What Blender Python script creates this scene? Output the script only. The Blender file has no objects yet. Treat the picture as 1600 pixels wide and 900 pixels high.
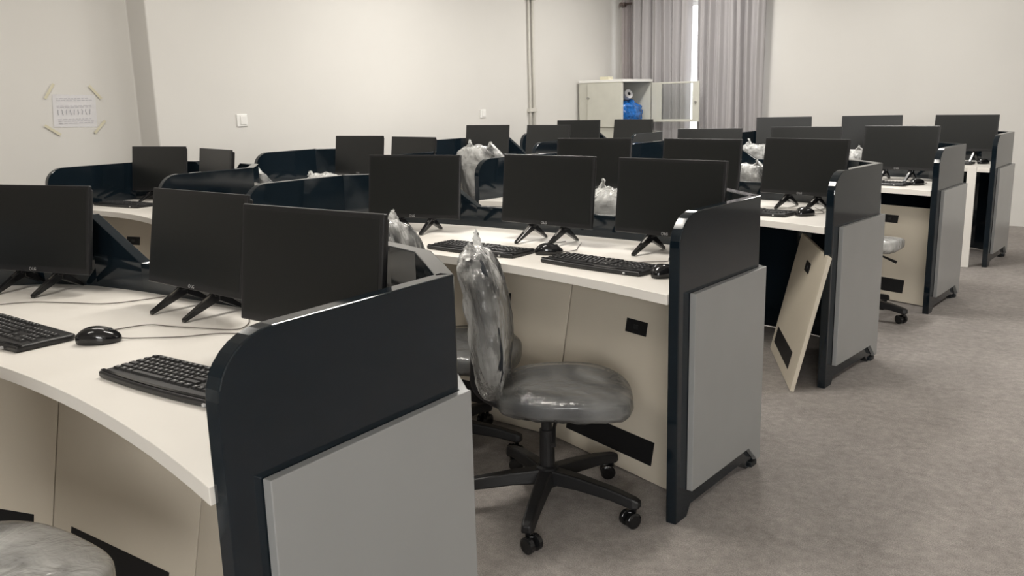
import bpy, bmesh, math, random
from mathutils import Vector, Matrix, noise
random.seed(7)
SC = bpy.context.scene
COL = SC.collection
R = math.radians

# ------------------------------------------------------------------ camera
F_PX, YAW, PITCH, ROLL = 1371.15, 38.755, 12.130, -1.473
CAM = Vector((1.2213, -2.3244, 1.3421))
def cam_axes():
    y, p, r = R(YAW), R(PITCH), R(ROLL)
    f = Vector((-math.sin(y)*math.cos(p), math.cos(y)*math.cos(p), -math.sin(p)))
    rt = Vector((math.cos(y), math.sin(y), 0)); up = rt.cross(f)
    return (math.cos(r)*rt+math.sin(r)*up, -math.sin(r)*rt+math.cos(r)*up, f)
rt, up, fw = cam_axes()
cd = bpy.data.cameras.new('camera'); cam = bpy.data.objects.new('camera', cd); COL.objects.link(cam)
cd.sensor_width = 36; cd.lens = F_PX*36/1600; cd.clip_start = .02; cd.clip_end = 60
m = Matrix(((rt.x, up.x, -fw.x, CAM.x), (rt.y, up.y, -fw.y, CAM.y), (rt.z, up.z, -fw.z, CAM.z), (0, 0, 0, 1)))
cam.matrix_world = m
SC.camera = cam

# ------------------------------------------------------------------ light
SC.view_settings.view_transform = 'Standard'; SC.view_settings.look = 'None'
SC.view_settings.gamma = 1; SC.view_settings.use_curve_mapping = False
SC.view_settings.exposure = 0.0
W = bpy.data.worlds.new('daylight'); SC.world = W; W.use_nodes = True
W.node_tree.nodes['Background'].inputs[0].default_value = (.93, .95, 1, 1)
W.node_tree.nodes['Background'].inputs[1].default_value = 7.0
def area(name, loc, rot, sx, sy, power, color):
    l = bpy.data.lights.new(name, 'AREA'); l.shape = 'RECTANGLE'; l.size = sx; l.size_y = sy
    l.energy = power; l.color = color
    o = bpy.data.objects.new(name, l); COL.objects.link(o); o.location = loc; o.rotation_euler = rot
    return o
CEIL_Z = 3.0
CEIL = [(-3.3, 0.2, 21), (-3.3, 3.2, 46), (-3.2, 5.9, 38), (-1.2, 0.2, 40), (-1.2, -2.4, 17), (-1.2, 3.2, 54), (-1.0, 5.9, 22), (1.8, 3.2, 40), (1.8, 5.9, 8)]
for x, y, pw in CEIL:
    area('ceiling_lamp_light', (x, y, CEIL_Z-.075), (0, 0, 0), .3, 1.2, pw, (1.0, .97, .92) if y > 1 else (1.0, .95, .87))
# daylight through the window in the front wall, behind the photographer
area('window_daylight', (3.0, -4.93, 1.65), (R(90), 0, R(0)), 2.2, 1.3, 125, (1.0, .97, .93))

# ------------------------------------------------------------------ materials
def nt(name):
    mt = bpy.data.materials.new(name); mt.use_nodes = True
    return mt, mt.node_tree, mt.node_tree.nodes['Principled BSDF']
def mat(name, col, rough=.5, spec=.5, metal=0, nscale=0, namt=0, bump=0, bscale=200, coat=0):
    mt, t, p = nt(name)
    p.inputs['Roughness'].default_value = rough; p.inputs['Metallic'].default_value = metal
    p.inputs['Specular IOR Level'].default_value = spec
    if coat: p.inputs['Coat Weight'].default_value = coat; p.inputs['Coat Roughness'].default_value = .08
    tc = t.nodes.new('ShaderNodeTexCoord')
    n = t.nodes.new('ShaderNodeTexNoise'); n.inputs['Scale'].default_value = nscale or 8; n.inputs['Detail'].default_value = 4
    t.links.new(tc.outputs['Object'], n.inputs['Vector'])
    r = t.nodes.new('ShaderNodeValToRGB'); a = namt or .03
    r.color_ramp.elements[0].position = .3; r.color_ramp.elements[1].position = .7
    r.color_ramp.elements[0].color = (*[c*(1-a) for c in col], 1); r.color_ramp.elements[1].color = (*[min(1, c*(1+a)) for c in col], 1)
    t.links.new(n.outputs['Fac'], r.inputs['Fac']); t.links.new(r.outputs['Color'], p.inputs['Base Color'])
    if bump:
        b = t.nodes.new('ShaderNodeTexNoise'); b.inputs['Scale'].default_value = bscale; b.inputs['Detail'].default_value = 3
        t.links.new(tc.outputs['Object'], b.inputs['Vector'])
        bp = t.nodes.new('ShaderNodeBump'); bp.inputs['Strength'].default_value = bump; bp.inputs['Distance'].default_value = .004
        t.links.new(b.outputs['Fac'], bp.inputs['Height']); t.links.new(bp.outputs['Normal'], p.inputs['Normal'])
    return mt
M = {}
M['wall'] = mat('wall_paint', (.69, .672, .64), .85, .2, nscale=1.2, namt=.02, bump=.05, bscale=60)
M['ceiling'] = mat('ceiling_paint', (.78, .76, .72), .9, .2)
M['white'] = mat('white_laminate', (.82, .785, .73), .38, .45, nscale=5, namt=.015)
M['edge'] = mat('white_edge_band', (.74, .70, .63), .5, .4, nscale=5, namt=.015)
M['modesty'] = mat('cream_laminate', (.62, .56, .46), .45, .4, nscale=4, namt=.02)
M['dark'] = mat('dark_gloss_laminate', (.006, .011, .016), .07, .55, nscale=3, namt=.1)
M['lowdark'] = mat('dark_kick_board', (.012, .014, .016), .4, .4)
M['clad'] = mat('grey_gloss_laminate', (.30, .303, .30), .22, .5, nscale=3, namt=.03)
M['slot'] = mat('black_recess', (.008, .008, .009), .5, .3)
M['black'] = mat('black_plastic', (.012, .012, .013), .35, .5, nscale=30, namt=.05)
M['gblack'] = mat('gloss_black_plastic', (.010, .010, .011), .12, .5)
M['screen'] = mat('matte_screen', (.007, .008, .008), .30, .5)
M['key'] = mat('keycap_plastic', (.022, .022, .023), .38, .5)
M['chairplastic'] = mat('nylon_plastic', (.010, .010, .011), .42, .45, bump=.1, bscale=300)
M['fabric'] = mat('charcoal_fabric', (.02, .024, .03), .85, .3, nscale=300, namt=.3, bump=.4, bscale=500)
M['steel'] = mat('beige_painted_steel', (.62, .61, .54), .45, .4)
M['chrome'] = mat('grey_metal', (.45, .44, .42), .3, .5, metal=1)
M['blue'] = mat('blue_cellophane', (.01, .12, .42), .15, .6, nscale=25, namt=.6, bump=.8, bscale=30)
M['wire'] = mat('cable_rubber', (.13, .115, .10), .5, .4)
M['logo'] = mat('printed_mark', (.45, .45, .45), .4, .5)
M['paper'] = mat('paper', (.70, .69, .70), .8, .2)
M['ink'] = mat('faint_ink', (.47, .46, .50), .8, .2)
M['tape'] = mat('yellowed_tape', (.66, .62, .47), .5, .4)
M['switch'] = mat('switch_plastic', (.86, .85, .82), .35, .5)
M['pipe'] = mat('painted_pipe', (.60, .58, .53), .5, .4)
M['rod'] = mat('rod_metal', (.12, .09, .08), .4, .5)
# carpet
mt, t, p = nt('carpet'); M['carpet'] = mt
tc = t.nodes.new('ShaderNodeTexCoord')
def tn(scale, detail=4, rough=.6):
    n = t.nodes.new('ShaderNodeTexNoise'); n.inputs['Scale'].default_value = scale; n.inputs['Detail'].default_value = detail
    n.inputs['Roughness'].default_value = rough; t.links.new(tc.outputs['Object'], n.inputs['Vector']); return n
a, b, c = tn(3.5, 6, .65), tn(260, 2), tn(28, 4, .7)
def ramp(n, c0, c1, p0=.3, p1=.7):
    r = t.nodes.new('ShaderNodeValToRGB'); e = r.color_ramp.elements; e[0].position = p0; e[1].position = p1
    e[0].color = (*c0, 1); e[1].color = (*c1, 1); t.links.new(n.outputs['Fac'], r.inputs['Fac']); return r
ra = ramp(a, (.30, .275, .258), (.375, .345, .322)); rb = ramp(b, (.70, .70, .70), (1.25, 1.25, 1.25)); rc = ramp(c, (.84, .84, .84), (1.12, 1.12, 1.12))
def mul(x, y):
    mx = t.nodes.new('ShaderNodeMix'); mx.data_type = 'RGBA'; mx.blend_type = 'MULTIPLY'; mx.inputs[0].default_value = 1
    t.links.new(x, mx.inputs[6]); t.links.new(y, mx.inputs[7]); return mx.outputs[2]
t.links.new(mul(mul(ra.outputs[0], rb.outputs[0]), rc.outputs[0]), p.inputs['Base Color'])
p.inputs['Roughness'].default_value = .95; p.inputs['Specular IOR Level'].default_value = .1
bp = t.nodes.new('ShaderNodeBump'); bp.inputs['Strength'].default_value = .6; bp.inputs['Distance'].default_value = .006
t.links.new(b.outputs['Fac'], bp.inputs['Height']); t.links.new(bp.outputs['Normal'], p.inputs['Normal'])
# curtain cloth (lets a little daylight through)
def cloth(name, col, trans, transp=0):
    mt, t, p = nt(name); out = t.nodes['Material Output']
    p.inputs['Base Color'].default_value = (*col, 1); p.inputs['Roughness'].default_value = .8; p.inputs['Specular IOR Level'].default_value = .2
    tl = t.nodes.new('ShaderNodeBsdfTranslucent'); tl.inputs['Color'].default_value = (*col, 1)
    mx = t.nodes.new('ShaderNodeMixShader'); mx.inputs[0].default_value = trans
    t.links.new(p.outputs[0], mx.inputs[1]); t.links.new(tl.outputs[0], mx.inputs[2]); last = mx
    if transp:
        tr = t.nodes.new('ShaderNodeBsdfTransparent'); m2 = t.nodes.new('ShaderNodeMixShader'); m2.inputs[0].default_value = transp
        t.links.new(mx.outputs[0], m2.inputs[1]); t.links.new(tr.outputs[0], m2.inputs[2]); last = m2
    t.links.new(last.outputs[0], out.inputs['Surface']); return mt
M['curtain'] = cloth('curtain_cloth', (.47, .45, .455), .15)
M['sheer'] = cloth('sheer_cloth', (.62, .57, .57), .35, .15)
# crumpled clear plastic wrap
def wrap_mat(name, lo, hi, scale, bump=.8):
    mt, t, p = nt(name); out = t.nodes['Material Output']
    p.inputs['Base Color'].default_value = (.80, .80, .78, 1); p.inputs['Roughness'].default_value = .22
    p.inputs['Specular IOR Level'].default_value = .7
    tc = t.nodes.new('ShaderNodeTexCoord')
    mp = t.nodes.new('ShaderNodeMapping'); mp.inputs['Scale'].default_value = (1, 1, .4); t.links.new(tc.outputs['Object'], mp.inputs['Vector'])
    n = t.nodes.new('ShaderNodeTexNoise'); n.inputs['Scale'].default_value = scale; n.inputs['Detail'].default_value = 5; n.inputs['Distortion'].default_value = 1.2
    t.links.new(mp.outputs[0], n.inputs['Vector'])
    mr = t.nodes.new('ShaderNodeMapRange'); mr.inputs[1].default_value = .40; mr.inputs[2].default_value = .60; mr.inputs[3].default_value = lo; mr.inputs[4].default_value = hi
    t.links.new(n.outputs['Fac'], mr.inputs[0])
    v = t.nodes.new('ShaderNodeTexNoise'); v.inputs['Scale'].default_value = scale*2.2; v.inputs['Detail'].default_value = 3; v.inputs['Distortion'].default_value = 2.5
    t.links.new(mp.outputs[0], v.inputs['Vector'])
    v2 = t.nodes.new('ShaderNodeTexNoise'); v2.inputs['Scale'].default_value = 42; v2.inputs['Detail'].default_value = 3; v2.inputs['Distortion'].default_value = 1.5
    t.links.new(mp.outputs[0], v2.inputs['Vector'])
    ad = t.nodes.new('ShaderNodeMath'); ad.operation = 'MULTIPLY_ADD'; ad.inputs[1].default_value = .22
    t.links.new(v2.outputs['Fac'], ad.inputs[0]); t.links.new(v.outputs['Fac'], ad.inputs[2])
    bp = t.nodes.new('ShaderNodeBump'); bp.inputs['Strength'].default_value = bump; bp.inputs['Distance'].default_value = .02
    t.links.new(ad.outputs[0], bp.inputs['Height']); t.links.new(bp.outputs['Normal'], p.inputs['Normal'])
    tr = t.nodes.new('ShaderNodeBsdfTransparent'); mx = t.nodes.new('ShaderNodeMixShader')
    t.links.new(mr.outputs[0], mx.inputs[0]); t.links.new(tr.outputs[0], mx.inputs[1]); t.links.new(p.outputs[0], mx.inputs[2])
    gl = t.nodes.new('ShaderNodeBsdfGlossy'); gl.inputs['Roughness'].default_value = .16; t.links.new(bp.outputs['Normal'], gl.inputs['Normal'])
    lw = t.nodes.new('ShaderNodeFresnel'); lw.inputs['IOR'].default_value = 1.5; t.links.new(bp.outputs['Normal'], lw.inputs['Normal'])
    m2 = t.nodes.new('ShaderNodeMixShader'); t.links.new(lw.outputs[0], m2.inputs[0]); t.links.new(mx.outputs[0], m2.inputs[1]); t.links.new(gl.outputs[0], m2.inputs[2])
    t.links.new(m2.outputs[0], out.inputs['Surface']); return mt
M['wrap'] = wrap_mat('clear_plastic_wrap', .10, .80, 4.0, .6)
M['wrapseat'] = wrap_mat('tight_plastic_wrap', .10, .28, 3, .45)
M['loose'] = wrap_mat('loose_plastic_wrap', .35, .8, 4, .22)
M['bag'] = wrap_mat('milky_plastic_wrap', .5, .9, 5, .5)
mt, t, p = nt('cabinet_glass'); M['glass'] = mt; out = t.nodes['Material Output']
p.inputs['Roughness'].default_value = .05; p.inputs['Base Color'].default_value = (.5, .5, .5, 1)
tr = t.nodes.new('ShaderNodeBsdfTransparent'); tr.inputs[0].default_value = (.93, .94, .93, 1); mx = t.nodes.new('ShaderNodeMixShader'); mx.inputs[0].default_value = .1
t.links.new(tr.outputs[0], mx.inputs[1]); t.links.new(p.outputs[0], mx.inputs[2]); t.links.new(mx.outputs[0], out.inputs['Surface'])
mt, t, p = nt('lamp_diffuser'); M['lamp'] = mt
p.inputs['Emission Color'].default_value = (1, .94, .85, 1); p.inputs['Emission Strength'].default_value = 2.0
mt, t, p = nt('window_sky_glass'); M['daypane'] = mt
p.inputs['Emission Color'].default_value = (.93, .96, 1, 1); p.inputs['Emission Strength'].default_value = 1.5

# ------------------------------------------------------------------ mesh helpers
class MB:
    def __init__(s): s.bm = bmesh.new()
    def box(s, x0, x1, y0, y1, z0, z1, rot=None, piv=None):
        vs = [s.bm.verts.new((x, y, z)) for x in (x0, x1) for y in (y0, y1) for z in (z0, z1)]
        for f in ((0,1,3,2), (4,6,7,5), (0,4,5,1), (2,3,7,6), (0,2,6,4), (1,5,7,3)): s.bm.faces.new([vs[i] for i in f])
        if rot is not None:
            pv = Vector(piv or (0,0,0))
            for v in vs: v.co = rot @ (v.co-pv)+pv
        return s
    def prism(s, pts, axis, a, b):
        def P(p, h): return {'x': (h, p[0], p[1]), 'y': (p[0], h, p[1]), 'z': (p[0], p[1], h)}[axis]
        A = [s.bm.verts.new(P(p, a)) for p in pts]; B = [s.bm.verts.new(P(p, b)) for p in pts]; n = len(pts)
        s.bm.faces.new(A[::-1]); s.bm.faces.new(B)
        for i in range(n): s.bm.faces.new((A[i], A[(i+1) % n], B[(i+1) % n], B[i]))
        return s
    def tube(s, pts, rad, seg=8, cap=True):
        pts = [Vector(p) for p in pts]; rings = []; rads = rad if isinstance(rad, (list, tuple)) else [rad]*len(pts)
        d0 = (pts[1]-pts[0]).normalized(); n = d0.orthogonal().normalized()
        for i, p in enumerate(pts):
            d = (pts[min(i+1, len(pts)-1)]-pts[max(i-1, 0)]).normalized()
            n = (n-d*n.dot(d)).normalized(); b2 = d.cross(n)
            rings.append([s.bm.verts.new(p+rads[i]*(n*math.cos(2*math.pi*k/seg)+b2*math.sin(2*math.pi*k/seg))) for k in range(seg)])
        for i in range(len(rings)-1):
            for k in range(seg): s.bm.faces.new((rings[i][k], rings[i][(k+1) % seg], rings[i+1][(k+1) % seg], rings[i+1][k]))
        if cap: s.bm.faces.new(rings[0][::-1]); s.bm.faces.new(rings[-1])
        return s
    def loft(s, rings, cap=True):
        rr = [[s.bm.verts.new(p) for p in r] for r in rings]; n = len(rr[0])
        for i in range(len(rr)-1):
            for k in range(n): s.bm.faces.new((rr[i][k], rr[i][(k+1) % n], rr[i+1][(k+1) % n], rr[i+1][k]))
        if cap: s.bm.faces.new(rr[0][::-1]); s.bm.faces.new(rr[-1])
        return s
    def superell(s, ax, ay, az, e1=.45, e2=.5, nu=40, nv=20, fn=None, cen=(0,0,0)):
        def sp(v, e): return math.copysign(abs(v)**e, v)
        rows = []
        for j in range(nv+1):
            ph = -math.pi/2+math.pi*j/nv; row = []
            for i in range(nu):
                th = 2*math.pi*i/nu
                p = Vector((ax*sp(math.cos(ph), e1)*sp(math.cos(th), e2), ay*sp(math.cos(ph), e1)*sp(math.sin(th), e2), az*sp(math.sin(ph), e1)))
                row.append(p)
            rows.append(row)
        V = []
        for j, row in enumerate(rows):
            if j in (0, nv):
                p = row[0]; p = fn(p) if fn else p; V.append([s.bm.verts.new(p+Vector(cen))])
            else: V.append([s.bm.verts.new((fn(p) if fn else p)+Vector(cen)) for p in row])
        for j in range(nv):
            for i in range(nu):
                k = (i+1) % nu
                if j == 0: s.bm.faces.new((V[0][0], V[1][k], V[1][i]))
                elif j == nv-1: s.bm.faces.new((V[j][i], V[j][k], V[nv][0]))
                else: s.bm.faces.new((V[j][i], V[j][k], V[j+1][k], V[j+1][i]))
        return s
    def build(s, name, material, parent=None, bevel=0, smooth=False, seg=2, sub=0):
        bmesh.ops.recalc_face_normals(s.bm, faces=s.bm.faces)
        me = bpy.data.meshes.new(name); s.bm.to_mesh(me); s.bm.free()
        if smooth:
            for f in me.polygons: f.use_smooth = True
        me.materials.append(material)
        o = bpy.data.objects.new(name, me); COL.objects.link(o)
        if parent: o.parent = parent
        if bevel:
            b = o.modifiers.new('bevel', 'BEVEL'); b.width = bevel; b.segments = seg; b.limit_method = 'ANGLE'; b.angle_limit = R(35)
        if sub:
            b = o.modifiers.new('sub', 'SUBSURF'); b.levels = sub; b.render_levels = sub
        return o
def tag(o, label=None, cat=None, group=None, kind=None):
    if label: o['label'] = label
    if cat: o['category'] = cat
    if group: o['group'] = group
    if kind: o['kind'] = kind
    return o
def empty(name, loc, rz, label, cat, group=None):
    o = bpy.data.objects.new(name, None); COL.objects.link(o); o.location = loc; o.rotation_euler = (0, 0, rz)
    o.empty_display_size = .1
    return tag(o, label, cat, group)
def children(o): return [c for c in COL.objects if c.parent == o]
def copy_tree(o, parent=None):
    c = o.copy(); COL.objects.link(c); c.parent = parent
    for ch in children(o): copy_tree(ch, c)
    return c
def bez(pts, n=12):
    pts = [Vector(p) for p in pts]; out = []
    P = [pts[0]]+pts+[pts[-1]]
    for i in range(1, len(P)-2):
        for k in range(n):
            u = k/n; a, b, c, d = P[i-1], P[i], P[i+1], P[i+2]
            out.append(.5*((2*b)+(-a+c)*u+(2*a-5*b+4*c-d)*u*u+(-a+3*b-3*c+d)*u**3))
    out.append(pts[-1]); return out

# ------------------------------------------------------------------ the room
LX, LX0, RX, BY, FY = -4.78, -5.03, 5.4, 7.44, -5.0
STEP = 1.12
S = dict(kind='structure')
o = MB().box(LX0-.2, RX+.2, FY-.2, BY+.2, -.1, 0).build('floor', M['carpet']); tag(o, **S)
o = MB().box(LX0-.2, RX+.2, FY-.2, BY+.2, CEIL_Z, CEIL_Z+.1).build('ceiling', M['ceiling']); tag(o, **S)
# left wall steps forward beyond the first bay
o = MB().prism([(LX0-.2, FY), (LX0, FY), (LX0, STEP), (LX, STEP), (LX, BY), (LX0-.2, BY)], 'z', 0, CEIL_Z).build('wall_left', M['wall'], bevel=.01); tag(o, **S)
o = MB().box(RX, RX+.2, FY, BY, 0, CEIL_Z).build('wall_right', M['wall']); tag(o, **S)
# back wall with the curtained window
WX0, WX1, WZ0, WZ1 = -4.35, -3.02, .85, 2.42
w = MB(); w.box(LX0-.2, WX0, BY, BY+.2, 0, CEIL_Z); w.box(WX1, RX+.2, BY, BY+.2, 0, CEIL_Z); w.box(WX0, WX1, BY, BY+.2, 0, WZ0); w.box(WX0, WX1, BY, BY+.2, WZ1, CEIL_Z)
o = w.build('wall_back', M['wall']); tag(o, **S)
fr = MB()
for a in (WX0, (WX0+WX1)/2+.12, WX1-.05): fr.box(a, a+.05, BY+.08, BY+.13, WZ0, WZ1)
fr.box(WX0, WX1, BY+.08, BY+.13, WZ0, WZ0+.05); fr.box(WX0, WX1, BY+.08, BY+.13, WZ1-.05, WZ1)
wf = fr.build('window_1', M['switch']); tag(wf, **S)
MB().box(WX0+.02, WX1-.02, BY+.10, BY+.106, WZ0+.02, WZ1-.02).build('window_glass', M['glass'], wf)
# front wall (behind the photographer) with its window
w = MB(); w.box(LX0-.2, 1.95, FY-.2, FY, 0, CEIL_Z); w.box(4.45, RX+.2, FY-.2, FY, 0, CEIL_Z); w.box(1.95, 4.45, FY-.2, FY, 0, .95); w.box(1.95, 4.45, FY-.2, FY, 2.35, CEIL_Z)
o = w.build('wall_front', M['wall']); tag(o, **S)
fr = MB()
for a in (1.95, 3.17, 4.40): fr.box(a, a+.05, FY-.13, FY-.08, .95, 2.35)
fr.box(1.95, 4.45, FY-.13, FY-.08, .95, 1.0); fr.box(1.95, 4.45, FY-.13, FY-.08, 2.3, 2.35)
wf = fr.build('window_2', M['switch']); tag(wf, **S)
MB().box(1.97, 4.43, FY-.11, FY-.104, .97, 2.33).build('window_glass', M['glass'], wf)
# ceiling lamps
for i, (x, y, _) in enumerate(CEIL):
    f = MB().box(x-.18, x+.18, y-.63, y+.63, CEIL_Z-.05, CEIL_Z).build('ceiling_lamp', M['switch'], bevel=.004)
    tag(f, 'white rectangular ceiling lamp fixed overhead, out of the photo', 'ceiling lamp', 'ceiling lamps')
    MB().box(x-.15, x+.15, y-.6, y+.6, CEIL_Z-.058, CEIL_Z-.05).build('diffuser', M['lamp'], f)

# ------------------------------------------------------------------ workstation benches
HT, DP, TP = .995, .585, .036          # end panel height, depth, thickness
def end_panel_profile():
    r = .10; pts = [(0, 0)]
    for k in range(9):
        a = math.pi-k*math.pi/16; pts.append((r*1.15+r*1.15*math.cos(a), HT-r+r*math.sin(a)))
    pts += [(DP, HT), (DP, 0), (DP-.05, 0), (DP-.09, .035), (.1, .035), (.075, 0)]
    return pts
def bench(loc, rz, Wd, stations, label, group, missing=(), dropped=()):
    root = empty('workstation_bench', loc, rz, label, 'desk bench', group)
    low = .845
    # back partition polyline (outer line), left to right mirrored
    half = [(0, DP), (-.118, .69), (-.235, .79), (-.36, .832), (-.43, .852), (-.67, .876)] if stations == 3 else [(0, DP), (-.118, .69), (-.235, .79), (-.36, .82), (-.42, .828), (-.62, .84)]
    hz = [HT, HT, HT, HT, HT, low]
    pts = [(x, y, z) for (x, y), z in zip(half, hz)]
    if stations == 3: pts.append((-Wd/2, .885, low))
    pts += [(-Wd-x, y, z) for (x, y), z in zip(half[::-1], hz[::-1])]
    N = len(pts); T = .04
    nr = []
    for i in range(N):
        a = Vector(pts[max(i-1, 0)][:2]); b = Vector(pts[min(i+1, N-1)][:2]); d = (b-a).normalized(); nr.append(Vector((d.y, -d.x))) # outward (+y)
    nr = [(-n if n.y < 0 else n) for n in nr]
    def ring(i, off0, off1, z0, z1):
        x, y = pts[i][:2]; n = nr[i]
        return [(x+n.x*off0, y+n.y*off0, z0), (x+n.x*off1, y+n.y*off1, z0), (x+n.x*off1, y+n.y*off1, z1), (x+n.x*off0, y+n.y*off0, z1)]
    bp_ = MB().loft([ring(i, -T, 0, .02, pts[i][2]) for i in range(N)]).build('back_partition', M['dark'], root, bevel=.003)
    # light cladding on the outside of the partition
    MB().loft([ring(i, .001, .02, .02, .745) for i in range(N)]).build('cladding_panel', M['clad'], bp_, bevel=.002)
    # end panels
    for side in (0, 1):
        x0 = -TP if side == 0 else -Wd
        ep = MB().prism(end_panel_profile(), 'x', x0, x0+TP).build('end_panel', M['dark'], root, bevel=.003)
        cp = [(.067, .096), (.067, .746), (.60, .746), (.60, .03), (.575, .03), (.50, .096)]
        if side == 0: c = MB().prism(cp, 'x', .001, .022)
        else: c = MB().prism(cp, 'x', -Wd-.022, -Wd-.001)
        c.build('cladding_panel', M['clad'], ep, bevel=.002)
        fx = -.018 if side == 0 else -Wd+.018
        MB().box(fx-.014, fx+.03, .555, .60, 0, .02).build('rubber_foot', M['lowdark'], ep, bevel=.004)
    # desk top
    xr, xl = -TP-.001, -Wd+TP+.001
    front = []
    dep = .16 if stations == 3 else .11
    for k in range(25):
        u = -1+2*k/24; x = xl+(xr-xl)*(u+1)/2; front.append((x, -.008+dep*(1-abs(u)**1.9)))
    back = []
    for i in range(N-1, -1, -1):
        x, y = pts[i][:2]; n = nr[i]; q = (x-n.x*(T+.001), y-n.y*(T+.001)); back.append((min(max(q[0], xl), xr), q[1]))
    dt = MB().prism(front+back[::-1] if front[0][0] > front[-1][0] else front+sorted(back, key=lambda q: -q[0]), 'z', .718, .75)
    dt.build('desktop', M['white'], root, bevel=.0015)
    # modesty panels: side ones swing in towards the middle
    if stations == 3: segs = [((-Wd+.036, .17), (-Wd+.757, .378)), ((-Wd+.759, .378), (-.759, .378)), ((-.757, .378), (-.036, .17))]
    else: segs = [((-Wd+.036, .17), (-Wd/2-.002, .345)), ((-Wd/2+.002, .345), (-.036, .17))]
    LEAN = math.atan(.2)                       # the boards lean back towards their top
    for i, (a, b) in enumerate(segs):
        if i in missing: continue
        a, b = Vector(a), Vector(b); L = (b-a).length; ang = math.atan2(b.y-a.y, b.x-a.x)
        cl, cr = (.046, -.02) if i == 0 else ((-.02, .046) if i == len(segs)-1 else (-.02, -.02))
        mo = modesty(L, .61 if i in dropped else (.70 if (i != 1 or stations == 2) else .722), i == 0, cl, cr); mo.parent = root
        mo.location = (a.x, a.y, .006); mo.rotation_euler = (-LEAN, 0, ang)
    return root
def modesty(L, H, mirror=False, cl=0, cr=0):
    mo = MB().prism([(.002, 0), (L-.002, 0), (L-.002-cr, H), (.002+cl, H)], 'y', 0, .018).build('modesty_panel', M['modesty'], None, bevel=.0015)
    c = L/2
    w = MB().box(c-.055, c+.055, -.003, -.0005, .497, .548).build('outlet_box', M['slot'], mo, bevel=.001)
    MB().box(c-.012, c+.012, -.006, -.003, .515, .530).build('socket', M['black'], w)
    a, b = c-.24, c+.24
    if cr > 0: a, b = .07, .55
    if cl > 0: a, b = L-.55, L-.07
    MB().box(a, b, -.002, -.0005, .055, .140).build('cable_vent', M['slot'], mo)
    return mo

A_ROWS = [(0.061, -1.607, .061), (0, 0, -.005), (-.076, 1.576, -.053), (-.044, 3.285, -.026), (-.055, 5.037, -.017)]
A_LAB = ['front bench of the right column, nearest the camera, curved white top',
         'second bench of the right column, wrapped chair pulled out at its corner',
         'third bench of the right column, loose board leaning inside its end panel',
         'fourth bench of the right column, cream front board and hanging plastic under it',
         'rearmost bench of the right column, tall white board edge at its corner']
WA, WB = 2.2, 1.34
BN = []
for i, (x, y, r) in enumerate(A_ROWS):
    BN.append(bench((x, y, 0), r, WA, 3, A_LAB[i], 'three-seat benches of the right column', missing={2: (2,), 4: (2,)}.get(i, ()), dropped={3: (2,)}.get(i, ())))
B_ROWS = [(-3.13, .15, 0), (-3.12, 1.68, 0), (-3.10, 3.40, 0), (-3.10, 4.92, 0)]
B_LAB = ['small two-seat bench by the left wall, nearest of its column', 'second two-seat bench from the front along the left wall',
         'third two-seat bench along the left wall, past the wrapped chair', 'rearmost two-seat bench along the left wall, before the cabinet']
for i, (x, y, r) in enumerate(B_ROWS):
    bench((x, y, 0), r, WB, 2, B_LAB[i], 'two-seat benches along the left wall')

# loose board leaning against the end panel of the third bench
lean = modesty(.72, .635, cl=-.01, cr=.01); lean.name = 'loose_modesty_board'
pa, pb, ta = Vector((-.179, 1.425, .006)), Vector((-.539, 2.064, .006)), Vector((-.033, 1.437, .60))
ex = (pb-pa).normalized(); ez = (ta-pa); ez = (ez-ex*ez.dot(ex)).normalized(); ey = ez.cross(ex)
# front (slot) side looks to the camera
lean.matrix_world = Matrix(((-ex.x, -ey.x, ez.x, pb.x), (-ex.y, -ey.y, ez.y, pb.y), (-ex.z, -ey.z, ez.z, pb.z), (0, 0, 0, 1)))
tag(lean, 'loose cream board with black slots leaning against the dark end panel', 'board')
board = MB().box(-.031, .031, -.010, .010, 0, .762).build('upright_board', M['white'], None, bevel=.002)
board.location = (-.203, 4.985, 0); board.rotation_euler = (R(-1), 0, R(4))
tag(board, 'tall narrow white board standing upright against the rearmost bench desktop', 'board')

# ------------------------------------------------------------------ monitors
def make_monitor():
    root = empty('monitor', (0, 0, 0), 0, 'x', 'monitor', 'monitors on the benches')
    Wm, Hm = .485, .29
    t = MB().box(-Wm/2, Wm/2, 0, .012, 0, Hm).build('bezel', M['black'], root, bevel=.003)
    MB().box(-Wm/2+.012, Wm/2-.012, -.0006, .0005, .020, Hm-.012).build('screen', M['screen'], t)
    MB().loft([[(-Wm/2+.008, .012, .008), (Wm/2-.008, .012, .008), (Wm/2-.008, .012, Hm-.008), (-Wm/2+.008, .012, Hm-.008)],
               [(-Wm/2+.012, .03, .012), (Wm/2-.012, .03, .012), (Wm/2-.012, .03, Hm-.012), (-Wm/2+.012, .03, Hm-.012)],
               [(-.14, .052, .03), (.14, .052, .03), (.14, .052, .20), (-.14, .052, .20)]]).build('rear_shell', M['black'], root, bevel=.004)
    # maker's mark in the middle of the lower bezel
    cu = bpy.data.curves.new('mark', 'FONT'); cu.body = 'LG'; cu.size = .014; cu.align_x = 'CENTER'; cu.extrude = .0003
    tmp = bpy.data.objects.new('mark', cu); COL.objects.link(tmp)
    dg = bpy.context.evaluated_depsgraph_get(); me = bpy.data.meshes.new_from_object(tmp.evaluated_get(dg))
    COL.objects.unlink(tmp); bpy.data.objects.remove(tmp)
    me.materials.clear(); me.materials.append(M['logo'])
    mk = bpy.data.objects.new('maker_mark', me); COL.objects.link(mk); mk.parent = t; mk.rotation_euler = (R(90), 0, 0); mk.location = (.004, -.001, .0055)
    me2 = MB(); me2.tube([(-.013+.005*math.cos(a), -.001, .010+.005*math.sin(a)) for a in [k*math.pi/8 for k in range(17)]], .0006, 5)
    me2.build('maker_ring', M['logo'], t)
    return root
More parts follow.
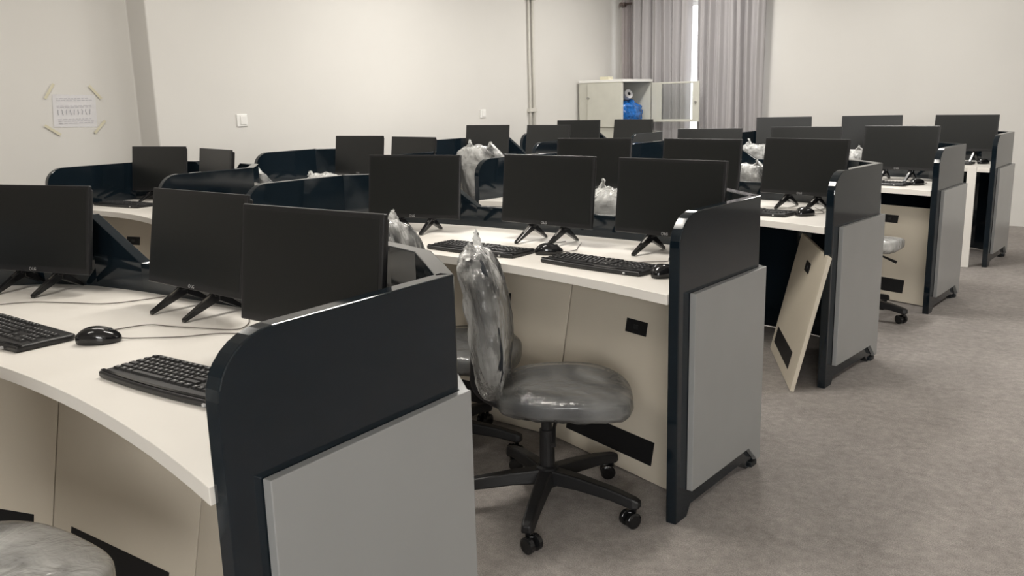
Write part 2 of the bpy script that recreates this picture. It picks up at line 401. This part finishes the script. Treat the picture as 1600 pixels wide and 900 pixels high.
def finish_monitor(root, tilt):
    """tilt the display back and stand it on its two forked feet"""
    for c in children(root):
        c.rotation_euler = (-tilt, 0, 0)
def monitor_foot(root, x, drop):
    # inverted V: long chromed front toe, shorter rear toe, neck to the screen
    f = MB()
    apex = Vector((x, .028, .022)); y0 = .028
    f.loft([[(x-.013, y0-.012, .03), (x+.013, y0-.012, .03), (x+.013, y0+.022, .03), (x-.013, y0+.022, .03)],
            [(x-.013, y0-.016, -.012), (x+.013, y0-.016, -.012), (x+.013, y0+.022, -.012), (x-.013, y0+.022, -.012)]])
    for sgn, L in ((-1, .115), (1, .085)):
        tip = y0+sgn*L
        f.loft([[(x-.011, y0-.018, -.008), (x+.011, y0-.018, -.008), (x+.011, y0+.018, -.008), (x-.011, y0+.018, -.008)] if 0 else
                [(x-.011, y0, .006), (x+.011, y0, .006), (x+.011, y0, -.026), (x-.011, y0, -.026)],
                [(x-.009, tip, -drop+.010), (x+.009, tip, -drop+.010), (x+.009, tip, -drop), (x-.009, tip, -drop)]])
    o = f.build('stand_foot', M['gblack'], root, bevel=.002)
    s = MB(); s.loft([[(x-.004, y0-.012, .0), (x+.004, y0-.012, .0), (x+.004, y0-.012, -.004), (x-.004, y0-.012, -.004)],
                      [(x-.004, y0-.112, -drop+.0105), (x+.004, y0-.112, -drop+.0105), (x+.004, y0-.112, -drop+.006), (x-.004, y0-.112, -drop+.006)]])
    s.build('foot_strip', M['chrome'], o)
    return o
MON = {
 (1,1):(-1.843,-1.068,17.0,9.5,0.002),
 (1,2):(-1.090,-0.946,-0.0,10.1,0.004),
 (1,3):(-0.428,-1.057,2.9,7.4,0.002),
 (2,1):(-1.665,0.550,14.7,6.9,0.001),
 (2,2):(-0.943,0.598,-3.1,6.0,0.010),
 (2,3):(-0.372,0.590,-6.4,5.3,0.007),
 (3,1):(-1.719,2.135,10.5,7.1,-0.001),
 (3,2):(-1.018,2.137,-2.6,7.2,0.000),
 (3,3):(-0.443,2.142,-12.1,7.6,0.006),
 (4,1):(-1.794,3.844,15.7,7.1,-0.013),
 (4,2):(-1.061,3.845,8.9,7.2,0.000),
 (4,3):(-0.432,3.841,-4.7,8.6,0.006),
 (5,1):(-1.906,5.594,20.6,7.0,0.019),
 (5,2):(-1.129,5.595,16.3,7.0,0.026),
 (5,3):(-0.402,5.593,-6.4,7.1,0.026),
 ('a',1):(-4.140,0.710,11.6,7.1,0.000),
 ('a',2):(-3.518,0.709,-11.3,7.1,-0.007),
 ('b',1):(-3.930,2.240,5.7,7.1,-0.004),
 ('b',2):(-3.359,2.240,-5.0,7.1,-0.008),
 ('c',1):(-4.092,3.960,5.1,7.2,0.014),
 ('c',2):(-3.403,3.961,-3.0,7.2,0.013),
 ('d',1):(-4.102,5.480,13.4,7.2,0.008),
 ('d',2):(-3.448,5.480,-6.7,7.2,0.012),
}
ROWN = {1:'front bench, nearest the camera',2:'second bench of the right column',3:'third bench of the right column',4:'fourth bench of the right column',5:'rearmost bench of the right column',
        'a':'nearest bench by the left wall','b':'second bench along the left wall','c':'third bench along the left wall','d':'rearmost bench by the left wall'}
proto = make_monitor()
prog = list(children(proto))
first = True
for (row, st), (x, y, rz, tl, dz) in MON.items():
    o = proto if first else copy_tree(proto)
    if first: pending = copy_tree(proto); COL_pending = pending
    first = False
    pos = ('left','middle','right')[st-1] if isinstance(row, int) else ('left','right')[st-1]
    o['label'] = 'black flat monitor at the %s place of the %s' % (pos, ROWN[row])
    z0 = .815+dz
    o.location = (x, y, z0); o.rotation_euler = (0, 0, R(rz))
    for c in children(o): c.rotation_euler = (-R(tl), 0, 0)
    drop = z0-.75-.0005
    for fx in (-.085, .085): monitor_foot(o, fx, drop)
    # use the untouched copy as the next prototype (no feet yet)
    if o is proto: proto = pending
# remove the spare prototype
def kill(o):
    for c in children(o): kill(c)
    bpy.data.objects.remove(o)
kill(proto)

# ------------------------------------------------------------------ keyboards
KW, KD = .45, .155
def key_layout():
    """rows of (x, y, w, d) with the origin at the board centre"""
    u = .0186; keys = []; x0 = -KW/2+.012; ytop = KD/2-.022
    def row(y, ws, start=x0, d=.0155):
        x = start
        for w in ws:
            if w > 0: keys.append((x+w*u/2, y, w*u-.0025, d))
            x += abs(w)*u
    row(ytop, [1,-.6,1,1,1,1,-.5,1,1,1,1,-.5,1,1,1,1], d=.012)
    y = ytop-.021
    row(y, [1]*13+[2]); row(y-.019, [1.5]+[1]*12+[1.5]); row(y-.038, [1.75]+[1]*11+[2.25]); row(y-.057, [2.25]+[1]*10+[2.75]); row(y-.076, [1.25,1.25,1.25,6.25,1.25,1.25,1.25,1.25])
    xn = x0+15.3*u
    for j in (0, 1): row(y-.019*j, [1,1,1], xn)
    row(y-.057, [-1,1], xn); row(y-.076, [1,1,1], xn)
    xp = xn+3.3*u
    row(y, [1]*4, xp); row(y-.019, [1]*4, xp); row(y-.038, [1]*3, xp); row(y-.057, [1]*4, xp); row(y-.076, [2,1], xp)
    return keys
KEYS = key_layout()
def key_mb(mb, x, y, w, d):
    z0, z1 = .0165, .0215; i = .0022
    mb.loft([[(x-w/2,y-d/2,z0),(x+w/2,y-d/2,z0),(x+w/2,y+d/2,z0),(x-w/2,y+d/2,z0)], [(x-w/2+i,y-d/2+i,z1),(x+w/2-i,y-d/2+i,z1),(x+w/2-i,y+d/2-i,z1),(x-w/2+i,y+d/2-i,z1)]])
keymesh = {}
def make_keyboard(detail):
    root = empty('keyboard', (0,0,0), 0, 'x', 'keyboard', 'keyboards on the benches')
    # body: bowed front lip, scalloped rim
    fr = []
    for k in range(17):
        u = -1+2*k/16; fr.append((u*KW/2, -KD/2-.012*(1-u*u)))
    out = fr+[(KW/2, KD/2-.01), (KW/2-.01, KD/2), (-KW/2+.01, KD/2), (-KW/2, KD/2-.01)]
    b = MB().prism(out, 'z', 0.001, .0165).build('keyboard_body', M['black'], root, bevel=.005, seg=3)
    MB().loft([[(x, y+.016, .0166), (x, y+.006, .0166), (x, y+.006, .0185), (x, y+.016, .0185)] for x, y in fr]).build('front_rest', M['gblack'], root, bevel=.001)
    if detail:
        for k in KEYS:
            kk = (round(k[2], 4), round(k[3], 4))
            if kk not in keymesh:
                mb = MB(); key_mb(mb, 0, 0, k[2], k[3]); nf = len(mb.bm.faces)
                if k[2] < .03: mb.box(-.0035, .0005, 0, .004, .0214, .0218)
                mb.bm.faces.ensure_lookup_table()
                for f in mb.bm.faces[nf:]: f.material_index = 1
                o = mb.build('key', M['key'], root, bevel=0); o.data.materials.append(M['logo']); keymesh[kk] = o.data
            else: o = bpy.data.objects.new('key', keymesh[kk]); COL.objects.link(o); o.parent = root
            o.location = (k[0], k[1], 0)
    else:
        mb = MB()
        for k in KEYS: key_mb(mb, *k)
        mb.build('keycaps', M['key'], root)
    MB().box(.165, .172, -KD/2-.0135+.0005, -KD/2-.008, .006, .012).build('sticker', M['logo'], root)
    return root
KB = [ # row, x, y, rot deg, detail, label
 (1, -1.305, -1.375, 1, 1, 'black keyboard at the middle place of the front bench, left of the mouse'),
 (1, -.485, -1.335, 4, 1, 'black keyboard at the right end of the front bench, beside the rounded panel'),
 (2, -1.055, .315, 0, 1, 'black keyboard at the middle place of the second bench, behind wrapped chair'),
 (2, -.462, .285, -6, 1, 'black keyboard at the right end of the second bench, by the end panel'),
 (3, -.60, 1.885, -4, 0, 'black keyboard at the right end of the third bench'),
 (4, -.50, 3.56, -5, 0, 'black keyboard at the right end of the fourth bench'),
 (5, -.50, 5.39, -4, 0, 'black keyboard at the right end of the rearmost right-column bench'),
 (5, -1.13, 5.42, 0, 0, 'black keyboard at the middle place of the rearmost right-column bench'),
 ('a', -4.12, .47, 6, 0, 'black keyboard at the left place of the nearest bench by the left wall'),
]
for row, x, y, rz, det, lab in KB:
    k = make_keyboard(det); k.location = (x, y, .75); k.rotation_euler = (0, 0, R(rz)); k['label'] = lab
# ------------------------------------------------------------------ mice
def make_mouse():
    root = empty('computer_mouse', (0,0,0), 0, 'x', 'mouse', 'mice on the benches')
    def fn(p):
        z = max(p.z, -.010); t = (p.y+.055)/.11
        s = .82+.35*math.sin(math.pi*min(max(t*.75+.05, 0), 1)); h = .75+.5*math.sin(math.pi*(1-t)*.8)
        return Vector((p.x*s, p.y, (z+.010)*h*1.0))
    MB().superell(.031, .056, .024, .75, .8, 28, 16, fn, (0, 0, .0008)).build('mouse_body', M['gblack'], root, smooth=True)
    MB().tube([(-.004, .03, .031), (.004, .03, .031)], .006, 12).build('scroll_wheel', M['black'], root)
    return root
MS = [ # x, y, rot (nose direction), label, cable
 (-1.005, -1.275, -38, 'black mouse between the two keyboards on the front bench', [(-.97,-1.22),(-.86,-1.13),(-.80,-1.05),(-.70,-.99),(-.62,-.90),(-.60,-.82)]),
 (-1.75, -1.29, -30, 'black mouse at the far left edge of the front bench', [(-1.72,-1.24),(-1.66,-1.16),(-1.55,-1.10),(-1.42,-1.03),(-1.36,-.88)]),
 (-.772, .395, -40, 'black mouse between the keyboards of the second bench', [(-.74,.44),(-.72,.50),(-.75,.56),(-.80,.66)]),
 (-.185, .24, -5, 'black mouse tucked against the second bench end panel', [(-.185,.30),(-.20,.38),(-.28,.46),(-.33,.60)]),
 (-.325, 1.905, -20, 'black mouse right of the keyboard on the third bench', [(-.305,1.96),(-.27,2.0),(-.3,2.08),(-.38,2.2)]),
 (-.24, 3.60, -20, 'black mouse right of the keyboard on the fourth bench', [(-.22,3.65),(-.21,3.72),(-.3,3.8),(-.38,3.9)]),
 (-.22, 5.46, -20, 'black mouse right of the keyboard on the rearmost bench', None),
]
for x, y, rz, lab, cab in MS:
    m_ = make_mouse(); m_.location = (x, y, .75); m_.rotation_euler = (0, 0, R(rz)); m_['label'] = lab
    if cab:
        mi = m_.matrix_basis.inverted() if False else (Matrix.Translation((x, y, .75)) @ Matrix.Rotation(R(rz), 4, 'Z')).inverted()
        pts = [mi @ Vector((a, b, .7535)) for a, b in cab]
        MB().tube([(0, .05, .008)]+bez(pts, 8)[1:], .0016, 6).build('mouse_cable', M['wire'], m_, smooth=True)
# keyboard cable on the front bench
kb1 = [o for o in COL.objects if o.name.startswith('keyboard') and o.type == 'EMPTY'][0]
inv = (Matrix.Translation((-1.305, -1.375, .75)) @ Matrix.Rotation(R(1), 4, 'Z')).inverted()
pts = [inv @ Vector((a, b, .7535)) for a, b in [(-1.12,-1.297),(-1.09,-1.20),(-1.06,-1.11),(-.98,-1.08),(-.88,-1.04),(-.80,-1.0),(-.83,-.94),(-.93,-.87),(-1.0,-.82)]]
MB().tube(bez(pts, 8), .0016, 6).build('keyboard_cable', M['wire'], kb1, smooth=True)
pts = None
for idx, cab in ((2, [(-.93,.395),(-.90,.45),(-.86,.5),(-.90,.56),(-.88,.66)]), (3, [(-.40,.365),(-.36,.42),(-.30,.47),(-.30,.54),(-.38,.64)])):
    kk = [o for o in COL.objects if o.name.startswith('keyboard') and o.type == 'EMPTY' and o.get('label') == KB[idx][5]][0]
    inv = (Matrix.Translation((KB[idx][1], KB[idx][2], .75)) @ Matrix.Rotation(R(KB[idx][3]), 4, 'Z')).inverted()
    MB().tube(bez([inv @ Vector((a, b, .7535)) for a, b in cab], 8), .0015, 6).build('keyboard_cable', M['wire'], kk, smooth=True)

# ------------------------------------------------------------------ swivel chairs in plastic wrap
def chair(x, y, face, label, base_rot=0, seat_z=.455, wrap=True, off=.09, seed=0, back=True, group='plastic-wrapped swivel chairs', tilt=7, tips=((-.06, .045), (.10, .03)), bag='wrap', seatbag='wrapseat'):
    """face: direction the sitter looks, degrees from +X.  Local +Y = forward."""
    root = empty('swivel_chair', (x, y, 0), R(face-90), label, 'chair', group)
    rnd = random.Random(seed)
    br = R(base_rot-(face-90))
    # five-star base
    for k in range(5):
        a = br+k*2*math.pi/5; d = Vector((math.cos(a), math.sin(a), 0)); s_ = Vector((-d.y, d.x, 0))
        def rg(r, w, z0, z1): return [d*r-s_*w+Vector((0,0,z0)), d*r+s_*w+Vector((0,0,z0)), d*r+s_*w*.75+Vector((0,0,z1)), d*r-s_*w*.75+Vector((0,0,z1))]
        leg = MB().loft([rg(.02, .03, .085, .135), rg(.12, .027, .085, .128), rg(.24, .024, .075, .112), rg(.315, .022, .06, .095), rg(.335, .016, .062, .088)]).build('base_leg', M['chairplastic'], root, bevel=.006)
        c = d*.315; ra = rnd.uniform(0, 6.28); rd = Vector((math.cos(ra), math.sin(ra), 0))
        cc = c+rd*.016+Vector((0, 0, .027))
        sx_ = Vector((-rd.y, rd.x, 0))
        cs = MB()
        for sg in (-1, 1): cs.tube([cc+sx_*sg*.007, cc+sx_*sg*.010, cc+sx_*sg*.024, cc+sx_*sg*.027], [.018, .0265, .0265, .020], 18)
        cs.tube([c+Vector((0,0,.045)), c+Vector((0,0,.075))], .008, 8); cs.box(cc.x-.006, cc.x+.006, cc.y-.006, cc.y+.006, .028, .052)
        cs.build('caster', M['gblack'], leg, bevel=.001)
    MB().tube([(0,0,.075), (0,0,.14), (0,0,.145)], [.038,.038,.03], 20).build('hub', M['chairplastic'], root)
    MB().tube([(0,0,.14), (0,0,.27), (0,0,.27), (0,0,seat_z-.085)], [.026,.024,.018,.018], 16).build('gas_column', M['chairplastic'], root)
    sy = off
    mech = MB().box(-.07, .07, sy-.13, sy+.10, seat_z-.095, seat_z-.06).build('seat_mechanism', M['chairplastic'], root, bevel=.01)
    MB().tube([(.06, sy-.02, seat_z-.08), (.16, sy-.03, seat_z-.09), (.24, sy-.03, seat_z-.115)], [.006,.006,.009], 8).build('lever', M['chairplastic'], mech)
    def sfn(p):
        q = p.copy(); fy = p.y/.215
        q.z += -.020*max(fy, 0)**2+.012*(abs(p.x)/.22)**2
        q.x *= 1-.07*max(-fy, 0); return q
    MB().superell(.222, .215, .036, .5, .72, 44, 14, sfn, (0, sy, seat_z-.032)).build('seat', M['fabric'], root, smooth=True)
    if wrap:
        def wfn(p):
            q = sfn(p); n = noise.noise(q*8+Vector((seed*3, 0, 0))); n2 = noise.noise(q*22+Vector((seed*5, 1, 0)))
            low = max(0, min(1, (-p.z+.005)/.03)); th = math.atan2(p.y, p.x)
            rip = math.sin(th*19+3*n)*.5+math.sin(th*33+5*n2)*.5
            q.x *= 1.02+low*(.015*rip+.02*n); q.y *= 1.02+low*(.015*rip+.02*n2); q.z += .004+.0015*n2+low*(-.012-.014*n+.004*rip)
            return q
        MB().superell(.226, .219, .040, .5, .72, 150, 34, wfn, (0, sy, seat_z-.031)).build('seat_wrap', M[seatbag], root, smooth=True)
    if back:
        by, bz = sy-.24, seat_z+.232; tl = R(tilt)
        rot = Matrix.Rotation(tl, 3, 'X')
        def curve(q, fz):
            q.x *= 1-.12*max(fz, 0)**2-.06*max(-fz, 0)
            q.y += .022*(q.x/.2)**2+.012*math.cos(fz*2.2); return q
        def bfn(p): return rot @ curve(p.copy(), p.z/.225)
        MB().superell(.195, .030, .215, .5, .55, 40, 26, bfn, (0, by, bz)).build('backrest', M['fabric'], root, smooth=True)
        MB().superell(.175, .012, .195, .5, .4, 30, 16, lambda p: bfn(p)+rot @ Vector((0, -.034, 0)), (0, by, bz)).build('back_shell', M['chairplastic'], root, smooth=True)
        MB().tube(bez([(0, sy-.06, seat_z-.085), (0, sy-.17, seat_z-.085), (0, by-.045, seat_z-.02), (0, by-.05, seat_z+.10), (0, by-.05, bz-.03)], 6), .017, 10).build('back_support', M['chairplastic'], root, smooth=True)
        if wrap:
            def cfn(p):
                q = p.copy(); fz = p.z/.25
                n = noise.noise(q*6+Vector((seed*7, 2, 0))); n2 = noise.noise(q*19+Vector((seed, 5, 0))); n3 = abs(noise.noise(Vector((q.x*34, q.y*34, q.z*9))+Vector((seed, 0, 3))))
                n4 = noise.noise(q*48+Vector((seed, 9, 1)))
                q = curve(q, fz)
                q.x += (.010*n+.006*n2+.003*n4); q.y += (.012*n+.007*n2-.016*n3+.003*n4)*(1.2 if p.y < 0 else .7)
                if fz < -.6:
                    w = (-.6-fz)/.4; q.z -= .055*w*(1+n+.6*n2); q.x *= 1-.25*w
                if fz > .75:
                    q.z += .014*n2+.007*n4
                return rot @ q
            wr = MB().superell(.214, .058, .230, .6, .7, 84, 54, cfn, (0, by-.014, bz-.004)).build('back_wrap', M[bag], root, smooth=False)
            # gathered ends of the bag standing up from the top
            for ti, (tx, th) in enumerate(tips):
                fb = MB(); base = rot @ Vector((tx, 0, .214)); rows = []
                for jv in range(7):
                    v = jv/6; row = []
                    for iu in range(9):
                        u = iu/8-.5; wv = .085*(1-v)**1.3+.010
                        q = Vector((u*wv+v*.012*rnd.choice((-1, 1))*.5, .016*math.sin(u*11+ti)*(1-.5*v)+.006*noise.noise(Vector((u*5, v*4, seed+ti))), v*(th+.012)*(1+.35*noise.noise(Vector((u*6, 3, seed+ti*2))))))
                        row.append(fb.bm.verts.new(Vector((0, by-.014, bz-.004))+base+q))
                    rows.append(row)
                for jv in range(6):
                    for iu in range(8): fb.bm.faces.new((rows[jv][iu], rows[jv][iu+1], rows[jv+1][iu+1], rows[jv+1][iu]))
                fo = fb.build('wrap_fold', M['bag'], wr); so = fo.modifiers.new('s', 'SOLIDIFY'); so.thickness = .001
    return root
CH = [
 dict(x=-.42, y=-.115, face=34, label='wrapped swivel chair pulled out beside the second bench end panel, whole base visible', base_rot=-65, seed=1, off=.06, seat_z=.425),
 dict(x=-1.05, y=.03, face=22, label='wrapped swivel chair behind the front bench, back rising above its partition', base_rot=22, seed=2, off=.10, seat_z=.44),
 dict(x=-.545, y=-1.885, face=92, label='wrapped chair seat at the bottom left corner, under the front bench', base_rot=30, seed=3, off=.10, seat_z=.48, seatbag='loose'),
 dict(x=-1.57, y=-.27, face=90, label='chair hidden behind the nearest right monitor, only plastic tips showing', base_rot=20, seed=12, off=.08, tips=((.03, .065), (.13, .06))),
 dict(x=-2.70, y=2.40, face=100, label='wrapped chair standing in the gap between the two bench columns', base_rot=5, seed=4, off=.08, seat_z=.59, tilt=12),
 dict(x=-1.03, y=1.45, face=92, label='wrapped chair at the middle place of the third bench', base_rot=20, seed=5, off=.10),
 dict(x=-1.10, y=3.12, face=88, label='wrapped chair at the middle place of the fourth bench', base_rot=35, seed=6, off=.08),
 dict(x=-1.72, y=4.75, face=90, label='wrapped chair with dark uncovered top at the left place of the rearmost bench', base_rot=15, seed=7, off=.08, seat_z=.48),
 dict(x=-.98, y=4.68, face=90, label='wrapped chair at the middle place of the rearmost right-column bench', base_rot=50, seed=8, off=.08, bag='bag'),
 dict(x=-3.90, y=1.45, face=90, label='wrapped chair at the left place of the second left-wall bench', base_rot=0, seed=9, off=.08),
 dict(x=-2.90, y=1.26, face=90, label='wrapped chair whose white plastic top shows above the second bench panel', base_rot=25, seed=10, off=.08, bag='bag', seat_z=.485, tips=((-.12, .015), (.06, .01))),
 dict(x=-.42, y=3.0, face=80, label='wrapped chair at the right place of the fourth bench, caster in the aisle', base_rot=-5, seed=11, off=.08, seat_z=.47, bag='bag', seatbag='bag'),
]
for c in CH: chair(**c)

# ------------------------------------------------------------------ left wall fittings
def sign_paper():
    root = MB()
    n = 10; vs = []
    for j in range(5):
        row = []
        for i in range(n+1):
            yy = .51+.30*i/n; zz = 1.23+.22*j/4
            row.append(root.bm.verts.new((LX0+.003+.004*math.sin(i*1.1)*(j/4), yy+.004*(j-2), zz-.008*(i/n-.5))))
        vs.append(row)
    for j in range(4):
        for i in range(n): root.bm.faces.new((vs[j][i], vs[j][i+1], vs[j+1][i+1], vs[j+1][i]))
    o = root.build('notice_paper', M['paper'])
    so = o.modifiers.new('s', 'SOLIDIFY'); so.thickness = .0006
    tag(o, 'white printed sheet taped to the left wall by its corners', 'notice')
    ink = MB()
    X = LX0+.0085
    for r_, z in enumerate((1.425, 1.412, 1.375, 1.365, 1.285, 1.272, 1.258)):
        y = .535
        while y < .785:
            w = random.uniform(.012, .03)
            if y+w < .79: ink.box(X, X+.0004, y, y+w, z-.0015, z+.0015)
            y += w+random.uniform(.006, .012)
    for k in range(9):
        y = .545+k*.027
        pts = [(X, y+random.uniform(-.004, .004), 1.350-.012*q) for q in range(4)]
        ink.tube(pts, .0022, 4)
    ink.build('printing', M['ink'], o)
    for (ty, tz, an) in ((.50, 1.475, 55), (.815, 1.465, -50), (.49, 1.215, -35), (.82, 1.225, 45)):
        rot = Matrix.Rotation(R(an), 3, 'X')
        MB().box(LX0+.0095, LX0+.010, ty-.06, ty+.06, tz-.009, tz+.009, rot, (LX0, ty, tz)).build('tape_strip', M['tape'], o)
sign_paper()
def wall_switch(x, y, z, s, label):
    o = MB().box(x, x+.010, y-s/2, y+s/2, z-s/2, z+s/2).build('wall_switch', M['switch'], bevel=.004); tag(o, label, 'switch')
    MB().box(x+.010, x+.015, y-s*.2, y+s*.35, z-s*.35, z+s*.35).build('rocker', M['switch'], o, bevel=.002)
wall_switch(LX, 1.83, 1.235, .095, 'square white switch plate on the left wall, nearer one')
wall_switch(LX, 4.74, 1.205, .085, 'small white switch plate on the left wall, farther one')
pp = MB()
pp.tube([(LX+.022, 5.53, 0), (LX+.022, 5.53, CEIL_Z)], .013, 10); pp.tube([(LX+.022, 5.60, 0), (LX+.022, 5.60, CEIL_Z)], .016, 10)  # extra tube beside the pipe stands in for its shadow line
o = pp.build('wall_pipe', M['pipe'], smooth=True); tag(o, 'painted vertical pipe up the left wall, its shadow line shaped as extra tube', 'pipe')
for z in (1.22, 2.4): MB().box(LX, LX+.045, 5.50, 5.63, z-.02, z+.02).build('pipe_clip', M['pipe'], o, bevel=.003)

# ------------------------------------------------------------------ steel cabinet in the corner
CY0, CY1, CX0, CX1, CH_ = 6.46, 7.12, -4.74, -4.15, 1.525
cab = empty('steel_cabinet', ((CX0+CX1)/2, (CY0+CY1)/2, 0), 0, 'beige steel cabinet in the far left corner, upper doors open', 'cabinet')
def cb(mb, name, m_, par=cab, **k):
    o = mb.build(name, m_, par, **k); return o
for v in (0,): pass
def rel(mb):
    for v in mb.bm.verts: v.co -= Vector(((CX0+CX1)/2, (CY0+CY1)/2, 0))
    return mb
b = MB(); th = .02
b.box(CX0, CX1, CY0, CY0+th, 0, CH_-.02); b.box(CX0, CX1, CY1-th, CY1, 0, CH_-.02); b.box(CX0, CX0+th, CY0+th, CY1-th, 0, CH_-.02)
b.box(CX0+th, CX1, CY0+th, CY1-th, 0, .03)
cb(rel(b), 'carcass', M['steel'])
cb(rel(MB().box(CX0-.005, CX1+.015, CY0-.01, CY1+.01, CH_-.02, CH_+.01)), 'top_panel', M['switch'], bevel=.004)
cb(rel(MB().box(CX0+th, CX1-.01, CY0+th, CY1-th, .99, 1.01)), 'shelf', M['steel'])
ld = cb(rel(MB().box(CX1, CX1+.018, CY0+.005, (CY0+CY1)/2-.002, .03, .98)), 'lower_door', M['steel'], bevel=.002)
cb(rel(MB().box(CX1, CX1+.018, (CY0+CY1)/2+.002, CY1-.005, .03, .98)), 'lower_door', M['steel'], bevel=.002)
# left leaf folded right back along the side panel
lf = cb(rel(MB().box(CX1-.46, CX1+.0, CY0-.024, CY0-.006, 1.0, CH_-.03)), 'folded_door', M['steel'], bevel=.002)
cb(rel(MB().tube([(CX1-.445, CY0-.03, 1.33), (CX1-.445, CY0-.045, 1.33)], .014, 12)), 'door_knob', M['chrome'], lf)
# right leaf opened into the room, glazed
dz0, dz1 = 1.035, CH_-.03; dx0, dx1 = CX1+.02, CX1+.64
g = MB(); fw_ = .05
g.box(dx0, dx0+.13, CY1-.03, CY1-.01, dz0, dz1); g.box(dx1-.085, dx1, CY1-.03, CY1-.01, dz0, dz1); g.box(dx0+.13, dx1-.085, CY1-.03, CY1-.01, dz0, dz0+.03); g.box(dx0+.13, dx1-.085, CY1-.03, CY1-.01, dz1-.02, dz1)
gd = cb(rel(g), 'glazed_door', M['steel'], bevel=.002)
cb(rel(MB().box(dx0+.13, dx1-.085, CY1-.022, CY1-.018, dz0+.03, dz1-.02)), 'door_glass', M['glass'], gd)
cb(rel(MB().tube([(dx1-.04, CY1-.03, 1.26), (dx1-.04, CY1-.05, 1.26)], .012, 12)), 'door_knob', M['chrome'], gd)
def bfn2(p):
    n = noise.noise(p*14); q = p*(1+.25*n); return q
bl = MB().superell(.20, .23, .145, .8, .8, 40, 24, bfn2, (0, 0, 0)).build('blue_bundle', M['blue'], None, smooth=True); bl.location = (-4.38, 6.86, 1.152)
tag(bl, 'crinkled blue plastic bundle on the open cabinet shelf', 'bundle')
rl = MB().tube([(0, 0, 0), (0, 0, .05)], .055, 24)
rr_ = rl.build('tape_roll', M['paper'], None, bevel=.003); rr_.location = (-4.30, 6.80, 1.355); rr_.rotation_euler = (0, R(70), R(-20))
tag(rr_, 'pale round roll resting on the blue bundle in the cabinet', 'roll')
MB().tube([(0, 0, .0505), (0, 0, .052)], .02, 16).build('roll_core', M['slot'], rr_)
bx = MB().box(-.06, .06, -.05, .05, 0, .035).build('small_box', M['tape'], None, bevel=.003); bx.location = (-4.42, 6.55, CH_+.0105)
tag(bx, 'small pale box lying on top of the steel cabinet', 'box')

# ------------------------------------------------------------------ curtains
def curtain(x0, x1, y, z0, z1, amp, folds, material, label, seed):
    rnd = random.Random(seed); n = 220; ph = [rnd.uniform(0, 6.28) for _ in range(4)]
    mb = MB(); rows = []
    for j in range(9):
        z = z0+(z1-z0)*j/8; row = []
        for i in range(n+1):
            u = i/n; w = u+.012*math.sin(2*math.pi*2*u+ph[3])
            dy = amp*(math.sin(2*math.pi*folds*w+ph[0])+.35*math.sin(2*math.pi*folds*2.3*w+ph[1])+.4*math.sin(2*math.pi*folds*.43*w+ph[2]))*(1+.08*math.sin(j*.8+i*.05))
            row.append(mb.bm.verts.new((x0+(x1-x0)*u+.006*math.sin(j*.7+u*9), y+dy, z)))
        rows.append(row)
    for j in range(8):
        for i in range(n): mb.bm.faces.new((rows[j][i], rows[j][i+1], rows[j+1][i+1], rows[j+1][i]))
    o = mb.build('curtain', material, smooth=True); so = o.modifiers.new('s', 'SOLIDIFY'); so.thickness = .002
    tag(o, label, 'curtain', 'window curtains'); return o
curtain(-4.54, -3.735, BY-.15, .06, 2.66, .035, 6, M['curtain'], 'grey curtain left of the bright gap, behind the glazed cabinet door', 3)
curtain(-3.65, -2.84, BY-.15, .06, 2.66, .035, 7, M['curtain'], 'grey curtain right of the bright window gap', 8)
curtain(-4.72, -4.50, BY-.035, .06, 2.66, .012, 5, M['sheer'], 'pale sheer curtain strip at the wall corner', 5)
rd = MB().tube([(-4.72, BY-.075, 2.45), (-2.82, BY-.075, 2.45)], .014, 12).build('curtain_rod', M['rod'], smooth=True); tag(rd, 'dark curtain rod above the two grey curtains', 'curtain rod')
for x in (-4.72, -2.82): MB().superell(.025, .025, .025, 1, 1, 16, 10, None, (x, BY-.075, 2.45)).build('rod_finial', M['rod'], rd, smooth=True)
for x in (-4.68, -3.69, -2.86): MB().box(x-.012, x+.012, BY-.09, BY-.002, 2.42, 2.47).build('rod_bracket', M['rod'], rd, bevel=.003)
